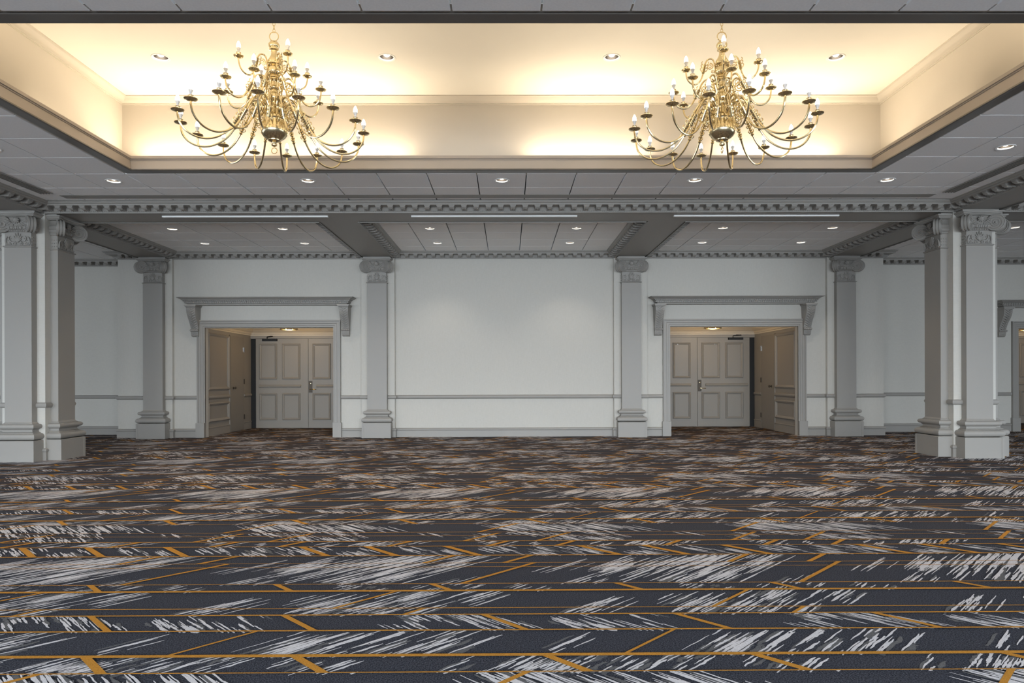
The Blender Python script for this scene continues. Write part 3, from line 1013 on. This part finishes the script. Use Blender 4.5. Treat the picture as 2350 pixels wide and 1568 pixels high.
def doorway(xl, xr, yw, label, side, tn):
    # architrave
    mb = MB()
    mb.sweep([(xl, .0), (xl, OPEN_Z), (xr, OPEN_Z), (xr, .0)], ARCH, lambda a, b, c: (a, yw - c, b))
    tr = mb.build('trim_%d' % tn, 'trim_paint', None, 'structure')
    for x0, x1 in ((xl - .165, xl + .004), (xr - .004, xr + .165)):
        MB().box(x0, x1, yw - .066, yw + .002, 0, .290).build('plinth_block', 'trim_paint', tr)
    # vestibule shell
    Y0, YB = yw + .15, yw + 2.515
    VL, VR = xl - .044, xr + .044
    ZV = 2.40
    wl = MB().box(VL - .1, VL, Y0, YB + .2, 0, ZV).build('wall_vestibule_left_%d' % tn, 'vest_paint', None, 'structure')
    wr = MB().box(VR, VR + .1, Y0, YB + .2, 0, ZV).build('wall_vestibule_right_%d' % tn, 'vest_paint', None, 'structure')
    mb = MB()
    mb.box(VL, VR, YB + .05, YB + .15, 0, ZV)
    mb.box(VL, VR, YB - .02, YB + .05, 2.105, ZV)
    wb = mb.build('wall_vestibule_back_%d' % tn, 'vest_paint', None, 'structure')
    MB().box(VL - .1, VR + .1, Y0 - .1, YB + .2, 2.34, ZV + .04).build('ceiling_vestibule_%d' % tn, 'vest_ceiling', None, 'structure')
    rect = [(VL, Y0), (VR, Y0), (VR, YB - .02), (VL, YB - .02)]
    MB().sweep(rect, [(0, 2.17), (.012, 2.17), (.012, 2.195), (.03, 2.20), (.045, 2.225), (.045, 2.24), (.075, 2.26), (.10, 2.30), (.105, 2.34)], closed=True).build('trim_%d' % (tn + 1), 'vest_ceiling', None, 'structure', True)
    # side walls: panel, rail, base and a flush closet door
    for s, xw, wob in ((1, VL, wl), (-1, VR, wr)):
        mp = lambda a, b, c, s=s, xw=xw: (xw + s * c, a, b)
        y0 = Y0 + .02
        for z0, z1 in ((.93, 2.10), (.28, .68)):
            mb = MB()
            frame_moulding(mb, y0 + .02, y0 + 1.06, z0, z1, mp, .065, .04)
            mb.build('panel_moulding', 'vest_paint', wob)
        mb = MB()
        for ya, yb in ((y0 + .02, y0 + 1.09), (YB - .46, YB - .02)):
            mb.sweep([(ya, 0), (yb, 0)], [(.745, 0), (.755, .02), (.775, .034), (.80, .034), (.82, .02), (.83, 0)], lambda a, b, c, s=s, xw=xw: (xw + s * c, a, b))
        mb.build('chair_rail', 'vest_paint', wob, None, True)
        mb = MB()
        for ya, yb in ((Y0, y0 + 1.09), (YB - .46, YB - .02)):
            mb.sweep([(ya, 0), (yb, 0)], [(0, 0), (0, .02), (.15, .02), (.17, .028), (.182, .02), (.182, 0)], lambda a, b, c, s=s, xw=xw: (xw + s * c, a, b))
        mb.build('baseboard', 'vest_paint', wob)
        # closet door
        DOOR_N[0] += 1
        ya, yb = y0 + 1.105, YB - .475
        d = place('door_%d' % DOOR_N[0], None, None, 'structure', (xw, (ya + yb) / 2, 0))
        hd = (yb - ya) / 2
        MB().box(min(0, s * .022), max(0, s * .022), -hd, hd, .012, 2.10).build('leaf', 'door_paint', d)
        mb = MB()
        for yy in (-hd - .012, hd):
            mb.box(min(0, s * .012), max(0, s * .012), yy, yy + .012, 0, 2.115)
        mb.box(min(0, s * .012), max(0, s * .012), -hd - .012, hd + .012, 2.10, 2.115)
        mb.build('jamb', 'vest_paint', d)
        mb = MB()
        mb.lathe([(.026, 0), (.026, .008), (.012, .012), (.011, .03), (.022, .036), (.028, .048), (.022, .062), (0, .066)], 14, Matrix.Translation((s * .022, -hd + .16, .96)) @ Matrix.Rotation(s * PI / 2, 4, 'Y'))
        mb.build('knob', 'bronze', d, None, True)
        for z in (.3, 1.1, 1.82):
            MB().box(min(s * .01, s * .034), max(s * .01, s * .034), hd - .02, hd + .02, z - .055, z + .055).build('hinge', 'chrome' if z > 1.5 else 'bronze', d)
    # double doors at the back
    W = (VR - VL - .16) / 2
    flip = -1 if side == 'right' else 1
    xm = (VL + VR) / 2 + (.035 if side == 'left' else -.035 if side == 'right' else 0)
    for li in (0, 1):
        DOOR_N[0] += 1
        x0 = xm - W if li == 0 else xm
        d = place('door_%d' % DOOR_N[0], None, None, 'structure', (x0, YB, 0))
        g = .004
        MB().box(g, W - g, 0, .045, .010, 2.100).build('leaf', 'door_paint', d)
        mp = lambda a, b, c: (a, -c, b)
        pa = (.085, .500) if li == 0 else (.10, .53)
        px = ((.088, .500), (.622, 1.045)) if li == 0 else ((.100, .530), (.660, 1.08))
        if side == 'right':
            px = ((.100, .530), (.660, 1.08))
        for (a, b) in px:
            for z0, z1 in ((1.146, 1.985), (.191, .820)):
                mb = MB()
                frame_moulding(mb, a, b, z0, z1, mp, .05, .032)
                mb.build('panel_moulding', 'door_paint', d)
        mb = MB()
        xa, xb = (.075, W - .17) if (li == 0) else (.19, W - .05)
        if side == 'right' and li == 0: xa, xb = .05, W - .15
        mb.sweep([(xa, 0), (xb, 0)], [(.955, 0), (.960, .018), (.985, .03), (1.01, .018), (1.018, 0)], lambda a, b, c: (a, -c, b))
        mb.build('rail_bar', 'door_paint', d, None, True)
        hinge_left = li == 0
        # handle on the right hand leaf of each pair
        if li == 1:
            h = MB().box(.015, .092, -.018, 0, .835, 1.105).build('handle_plate', 'bronze', d)
            mb = MB()
            mb.tube([(.054, -.018, .912), (.054, -.06, .912), (.075, -.066, .912), (.17, -.066, .908), (.185, -.062, .906)], [.013, .011, .010, .009, .008], 8)
            mb.lathe([(0, 0), (.018, 0), (.018, -.012), (0, -.016)], 12, Matrix.Translation((.054, -.018, 1.045)) @ Matrix.Rotation(-PI / 2, 4, 'X'))
            mb.build('lever', 'brass', h, None, True)
        closer = (li == 0) if side != 'right' else (li == 1)
        if closer:
            cx = .34 if side != 'right' else W - .34
            mb = MB()
            mb.box(cx - .17, cx + .17, -.06, 0, 2.045, 2.10)
            mb.tube([(cx - .06, -.03, 2.10), (cx - .06, -.03, 2.14), (cx + .10, -.12, 2.15), (cx + .02, -.03, 2.16)], .012, 6)
            mb.build('door_closer', 'black', d)
        vx = (.395 if li == 0 else .15) if side != 'right' else (.78 if li == 0 else .42)
        mb = MB()
        mb.lathe([(0, .02), (.022, .018), (.03, 0)], 12, Matrix.Translation((vx, 0, 1.96)) @ Matrix.Rotation(PI / 2, 4, 'X'))
        mb.build('viewer', 'chrome', d, None, True)
    # dark gap beside the hinge side of the pair
    mb = MB()
    mb.box(VL, xm - W - .002, YB + .01, YB + .05, 0, 2.1)
    mb.box(xm + W + .002, VR, YB + .01, YB + .05, 0, 2.1)
    mb.build('trim_%d' % (tn + 2), 'black', None, 'structure')
    # ceiling fixture
    cx, cy = (VL + VR) / 2 + (-.06 if side == 'left' else 0), yw + 1.4
    f = thing('ceiling_fixture', label, 'ceiling light', (cx, cy, 2.34), 0, 'vestibule lights')
    mb = MB()
    mb.lathe([(0, 0), (.07, 0), (.07, -.02), (.03, -.03), (.03, -.06), (0, -.06)], 20)
    mb.build('canopy', 'brass', f, None, True)
    mb = MB()
    mb.lathe([(.16, -.055), (.18, -.06), (.185, -.10), (.175, -.115), (.16, -.11), (.16, -.055)], 24)
    for k in range(8):
        a = PI * k / 4
        mb.tube([(.03 * math.cos(a), .03 * math.sin(a), -.055), (.165 * math.cos(a), .165 * math.sin(a), -.07)], .006, 6)
        mb.lathe([(0, -.015), (.016, -.01), (.018, .0), (0, .02)], 8, Matrix.Translation((.183 * math.cos(a), .183 * math.sin(a), -.095)))
    mb.build('rim', 'brass', f, None, True)
    MB().lathe([(0, -.125), (.07, -.122), (.13, -.110), (.16, -.095), (.16, -.07), (0, -.065)], 24).build('bowl', 'amber_glass', f, None, True)
    ld = bpy.data.lights.new('vestibule_lamp', 'POINT')
    ld.energy = 16.0; ld.color = (1.0, .72, .40); ld.shadow_soft_size = .12
    lo = bpy.data.objects.new('vestibule_lamp', ld); col.objects.link(lo)
    lo.parent = f; lo.location = (0, 0, -.19)
HX = [(-6.411, -2.999), (2.786, 6.165), (10.20, 13.60)]
FIX = ['small round brass ceiling light seen through the left doorway', 'small round brass ceiling light seen through the right doorway', 'unseen brass ceiling light added for a warm glow inside the half hidden doorway at the right edge']  # the third light is out of view, added so its doorway glows warm
HOODL = ['grey dentilled hood on carved corbels over the left doorway', 'grey dentilled hood on carved corbels over the right doorway', 'grey dentilled hood cut off by the right edge behind the column']
for i, (xl, xr, yw, side) in enumerate(DOORS):
    doorway(xl, xr, yw, FIX[i], side, 60 + 5 * i)
    hood(HX[i][0], HX[i][1], yw, HOODL[i])

# ------------------------------------------------------------------ downlights
def downlight_meshes():
    R = {}
    mb = MB()
    mb.lathe([(.074, .012), (.076, -.002), (.084, -.006), (.094, -.005), (.098, 0), (.098, .003)], 32)
    R['ring'] = mb.mesh('trim_ring', 'white_metal', True)
    mb = MB()
    mb.lathe([(.076, .0), (.072, .04), (.066, .085), (0, .085)], 28)
    R['can'] = mb.mesh('reflector', 'reflector_dark', True)
    mb = MB()
    mb.lathe([(0, .012), (.016, .014), (.028, .021), (.036, .036), (.038, .06), (.03, .085)], 24)
    R['lamp'] = mb.mesh('lamp', 'lamp_glow', True)
    return R
DM = downlight_meshes()
def ordinal(i, n):
    names = ['leftmost', 'second from the left', 'third from the left', 'fourth from the left', 'rightmost']
    if i == n - 1: return 'rightmost'
    if n == 5 and i == 2: return 'middle one'
    return names[i]
def downlight(x, y, z, label, group, e, colr):
    t = thing('downlight', label, 'downlight', (x, y, z), 0, group)
    place('trim_ring', DM['ring'], t)
    place('reflector', DM['can'], t)
    place('lamp', DM['lamp'], t)
    ld = bpy.data.lights.new('downlight_beam', 'SPOT')
    ld.energy = e; ld.color = colr; ld.spot_size = math.radians(100); ld.spot_blend = .7; ld.shadow_soft_size = .04
    lo = bpy.data.objects.new('downlight_beam', ld); col.objects.link(lo)
    lo.parent = t; lo.location = (0, 0, -.012)
WARM = (1.0, .91, .80)
KO = {-8: 0, -4: 1, 0: 2, 4: 3, 8: 4}
for kind, k, i, x, y in LIGHTS:
    if kind == 'room':
        if i == 0:
            lab = 'recessed downlight in the tile row before the beam, %s of five' % ordinal(KO[k], 5)
        else:
            lab = 'recessed downlight in the grey tiles at the %s of the tray' % ('left' if k < 0 else 'right')
        downlight(x, y, C, lab, 'downlights round the tray', DOWN_E, WARM)
    else:
        row = 'near' if i == -1 else 'far'
        bay = {-9: 'left', -6: 'left', -2: 'middle', 2: 'middle', 6: 'right', 9: 'right'}.get(k)
        lr = 'left' if k in (-9, -2, 6) else 'right'
        lab = 'recessed downlight in the %s ceiling bay behind the beam, %s row, %s one' % (bay, row, lr)
        if bay is None:
            lab = 'recessed downlight at the right edge beside the capital of the right column'
        downlight(x, y, C, lab, 'downlights in the bays behind the beam', DOWN_E, WARM)
for kind, i, j, x, y in TRAYL:
    lab = 'recessed downlight in the cream tray ceiling, %s of four' % ordinal(i, 4)
    downlight(x, y, ZT, lab, 'downlights in the tray ceiling', TRAY_E, WARM)

# ------------------------------------------------------------------ white bars under the beam, slot diffusers
for (x0, x1), lab in zip(((-5.02, -2.62), (-1.40, 1.015), (2.435, 4.85)), ('left', 'middle', 'right')):
    xc, hl = (x0 + x1) / 2, (x1 - x0) / 2
    t = thing('white_bar', 'long thin white bar under the dark beam, %s of three' % {'left': 'leftmost', 'middle': 'middle one', 'right': 'rightmost'}[lab], 'light bar', (xc, 9.98, S + .012), 0, 'white bars under the beam')
    MB().box(-hl, hl, -.022, .022, -.020, .0).build('housing', 'white_metal', t)
    for q in (-1, 1):
        MB().box(q * hl - .003, q * hl + .003, -.025, .025, -.022, 0).build('end_cap', 'white_metal', t)
for x, lab in ((-6.175, 'left'), (5.955, 'right')):
    t = thing('slot_diffuser', 'long black slotted air diffuser in the ceiling beside the %s beam' % lab, 'air vent', (x, 0, C), 0, 'slot diffusers')
    MB().box(-.075, .075, 3.4, 9.19, -.004, -.0005).build('backing', 'black', t)
    for k in range(5):
        xx = -.075 + .0375 * k
        MB().box(xx - .007, xx + .007, 3.4, 9.19, -.014, -.003).build('blade', 'trim_paint', t)

# ------------------------------------------------------------------ chandeliers
def catmull(pts, n=5):
    out = []
    P = [pts[0]] + list(pts) + [pts[-1]]
    for i in range(1, len(P) - 2):
        for k in range(n):
            t = k / n
            a, b, c, d = P[i - 1], P[i], P[i + 1], P[i + 2]
            out.append(tuple(.5 * ((2 * b[q]) + (-a[q] + c[q]) * t + (2 * a[q] - 5 * b[q] + 4 * c[q] - d[q]) * t * t + (-a[q] + 3 * b[q] - 3 * c[q] + d[q]) * t ** 3) for q in range(len(b))))
    out.append(pts[-1])
    return out
ARMS = {
    'low': ([(.83, 0), (.83, -.03), (.815, -.09), (.772, -.15), (.695, -.192), (.60, -.198), (.505, -.165), (.42, -.10), (.355, -.01), (.30, .09), (.25, .18), (.205, .245), (.165, .265), (.13, .25), (.11, .20), (.10, .12), (.09, .02)], .0092, .057),
    'mid': ([(.45, 0), (.45, -.03), (.437, -.085), (.40, -.13), (.345, -.145), (.29, -.115), (.25, -.05), (.215, .02), (.185, .085), (.15, .12), (.115, .115), (.09, .08), (.075, .02)], .0085, .050),
    'top': ([(.33, 0), (.33, -.03), (.312, -.09), (.27, -.13), (.225, -.13), (.19, -.09), (.172, -.03), (.158, .04), (.135, .085), (.10, .095), (.075, .07), (.062, 0), (.055, -.05)], .0075, .045)}
def arm_meshes():
    R = {}
    for k, (pts, r, br) in ARMS.items():
        q = catmull([(x, 0.0, z) for x, z in pts], 4)
        mb = MB(); mb.tube(q, r, 8)
        R[k + '_arm'] = mb.mesh('arm', 'brass', True)
        # scroll between hook and body, and leaf collar on the falling part
        hook = max(pts, key=lambda p: p[1])
        sc = {'low': .075, 'mid': .045, 'top': .032}[k]
        mb = MB()
        c = (hook[0] + .01, hook[1] - sc - .04)
        mb.tube(spiral(c[0], c[1], sc, sc * .18, 1.7, 30, 0, 1, PI / 2), [.006 - .002 * i / 30 for i in range(31)], 6)
        mb.tube(spiral(c[0] - .03, c[1] - sc - .02, sc * .55, sc * .12, 1.3, 18, 0, -1, PI / 2), .004, 5)
        R[k + '_scroll'] = mb.mesh('scroll', 'brass', True)
        mb = MB()
        ic = {'low': 8, 'mid': 6, 'top': 6}[k]
        for (x, z), (x2, z2) in ((pts[ic], pts[ic + 1]),):
            d = Vector((x2 - x, 0, z2 - z)); L = d.length; d.normalize()
            for s in range(6):
                t = s / 5
                p = Vector((x, 0, z)) + d * L * t
                mb.lathe([(r, -.012), (r + .009, 0), (r, .012)], 8, Matrix.Translation(p) @ d.to_track_quat('Z', 'Y').to_matrix().to_4x4())
            nn = Vector((-d.z, 0, d.x))
            for s in (-1, 1):
                for t in (.1, .55, .95):
                    p = Vector((x, 0, z)) + d * L * t
                    mb.tube([p, p + nn * s * .022 + d * .008, p + nn * s * .034 + d * .026, p + nn * s * .026 + d * .04], [.005, .006, .005, .003], 5)
        R[k + '_leaf'] = mb.mesh('leaf_collar', 'brass', True)
        mb = MB()
        mb.lathe([(0, -.006), (.012, -.006), (br * .55, .000), (br * .9, .006), (br, .012), (br, .015), (br * .88, .010), (br * .5, .006), (.022, .006), (.022, .012)], 20)
        R[k + '_pan'] = mb.mesh('drip_pan', 'brass', True)
    mb = MB()
    mb.lathe([(.010, .004), (.019, .008), (.022, .016), (.019, .022), (.021, .040), (.023, .042), (.018, .043), (0, .043)], 14)
    R['cup'] = mb.mesh('candle_cup', 'brass', True)
    mb = MB()
    mb.lathe([(.010, .043), (.010, .066), (.015, .072), (.019, .086), (.019, .090)], 12)
    R['sleeve'] = mb.mesh('bulb_base', 'bulb_base', True)
    mb = MB()
    mb.lathe([(.0185, .089), (.0195, .100), (.018, .116), (.012, .134), (.005, .147), (0, .151)], 12)
    R['bulb'] = mb.mesh('bulb', 'bulb_glow', True)
    return R
AM = arm_meshes()
def body_meshes():
    R = {}
    k = .000953
    def prof(lst):
        return [(r * k, 3.52 + (1130 - y) * k) for y, r in lst]
    mb = MB()
    mb.lathe(prof([(1000, 0), (1000, 95), (1008, 112), (1030, 118), (1042, 110), (1050, 108), (1075, 120), (1110, 129), (1140, 131), (1170, 126), (1200, 108), (1222, 80), (1232, 62), (1240, 60), (1248, 40), (1256, 24), (1268, 20), (1276, 28), (1288, 26), (1296, 12), (1302, 0)]), 40)
    R['globe'] = mb.mesh('globe', 'brass', True)
    mb = MB()
    pr = prof([(245, 0), (250, 20), (258, 40), (280, 54), (300, 52), (316, 40), (322, 46), (336, 46), (344, 30), (360, 26), (390, 30), (420, 46), (450, 62), (472, 58), (492, 34), (500, 26), (508, 40), (514, 60), (535, 72), (560, 72), (584, 58), (596, 46), (612, 52), (622, 44), (640, 30), (690, 30), (704, 44), (716, 50), (730, 46), (742, 30), (758, 30), (768, 48), (790, 66), (815, 70), (842, 60), (856, 44), (866, 52), (880, 48), (890, 40), (950, 42), (985, 60), (1002, 96)])
    mb.lathe(pr[::-1], 32)
    # rings that carry the arms
    for y, r in ((905, 105), (645, 82), (480, 66)):
        z = 3.52 + (1130 - y) * k
        mb.tube([(r * k * math.cos(a), r * k * math.sin(a), z) for a in [2 * PI * i / 24 for i in range(24)]], .008, 6, closed=True)
        for i in range(8):
            a = PI * i / 4
            mb.tube([(.03 * math.cos(a), .03 * math.sin(a), z), (r * k * math.cos(a), r * k * math.sin(a), z)], .006, 5)
    # vertical ribs round the lower drum
    for i in range(16):
        a = PI * i / 8
        mb.tube([(.096 * math.cos(a), .096 * math.sin(a), 3.64), (.07 * math.cos(a), .07 * math.sin(a), 3.74), (.085 * math.cos(a), .085 * math.sin(a), 3.80)], .005, 5)
    R['stem'] = mb.mesh('stem', 'brass', True)
    def ring(R_, r, z, ax):
        m = MB()
        pts = []
        for i in range(24):
            a = 2 * PI * i / 24
            pts.append((R_ * math.cos(a) if ax == 'x' else 0, 0 if ax == 'x' else R_ * math.cos(a), z + R_ * math.sin(a)))
        m.tube(pts, r, 6, closed=True)
        return m
    R['top_ring'] = ring(.043, .005, 4.407, 'x').mesh('top_ring', 'brass', True)
    R['bottom_ring'] = ring(.027, .004, 3.322, 'x').mesh('bottom_ring', 'brass', True)
    R['bottom_ring_turned'] = ring(.027, .004, 3.322, 'y').mesh('bottom_ring', 'brass', True)
    m = MB()
    pts = []
    for i in range(16):
        a = 2 * PI * i / 16
        pts.append((.011 * math.cos(a), 0, .019 * math.sin(a)))
    m.tube(pts, .0032, 6, closed=True)
    R['link'] = m.mesh('chain_link', 'brass', True)
    mb = MB()
    mb.lathe([(0, ZT - .045), (.012, ZT - .045), (.02, ZT - .03), (.07, ZT - .02), (.075, ZT), (0, ZT)], 24)
    R['canopy'] = mb.mesh('canopy', 'brass', True)
    return R
BM = body_meshes()
def chandelier(x, y, label, rots, turned):
    t = thing('chandelier', label, 'chandelier', (x, y, 0), 0, 'brass chandeliers')
    for n in ('globe', 'stem', 'top_ring', 'canopy'):
        place(n, BM[n], t)
    place('bottom_ring', BM['bottom_ring_turned' if turned else 'bottom_ring'], t)
    z = 4.462
    i = 0
    while z < ZT - .03:
        place('chain_link', BM['link'], t, None, (0, 0, z), PI / 2 * (i % 2))
        z += .031; i += 1
    for tier, n, zz, a0, R in (('low', 16, 3.525, rots[0], .83), ('mid', 8, 3.88, rots[1], .45), ('top', 4, 4.11, rots[2], .33)):
        for k in range(n):
            a = a0 + 2 * PI * k / n
            arm = place('arm', AM[tier + '_arm'], t, None, (0, 0, zz), a)
            place('scroll', AM[tier + '_scroll'], arm)
            place('leaf_collar', AM[tier + '_leaf'], arm)
            place('drip_pan', AM[tier + '_pan'], arm, None, (R, 0, 0))
            place('candle_cup', AM['cup'], arm, None, (R, 0, 0))
            place('bulb_base', AM['sleeve'], arm, None, (R, 0, 0))
            place('bulb', AM['bulb'], arm, None, (R, 0, 0))
rd = math.radians
chandelier(-2.213, 6.5, 'tiered brass chandelier with candle bulbs, the left of two', (rd(9.94), rd(-3.14), rd(39.98)), False)
chandelier(2.049, 6.5, 'tiered brass chandelier with candle bulbs, the right of two', (rd(-2.41), rd(-7.08), rd(-14.58)), True)
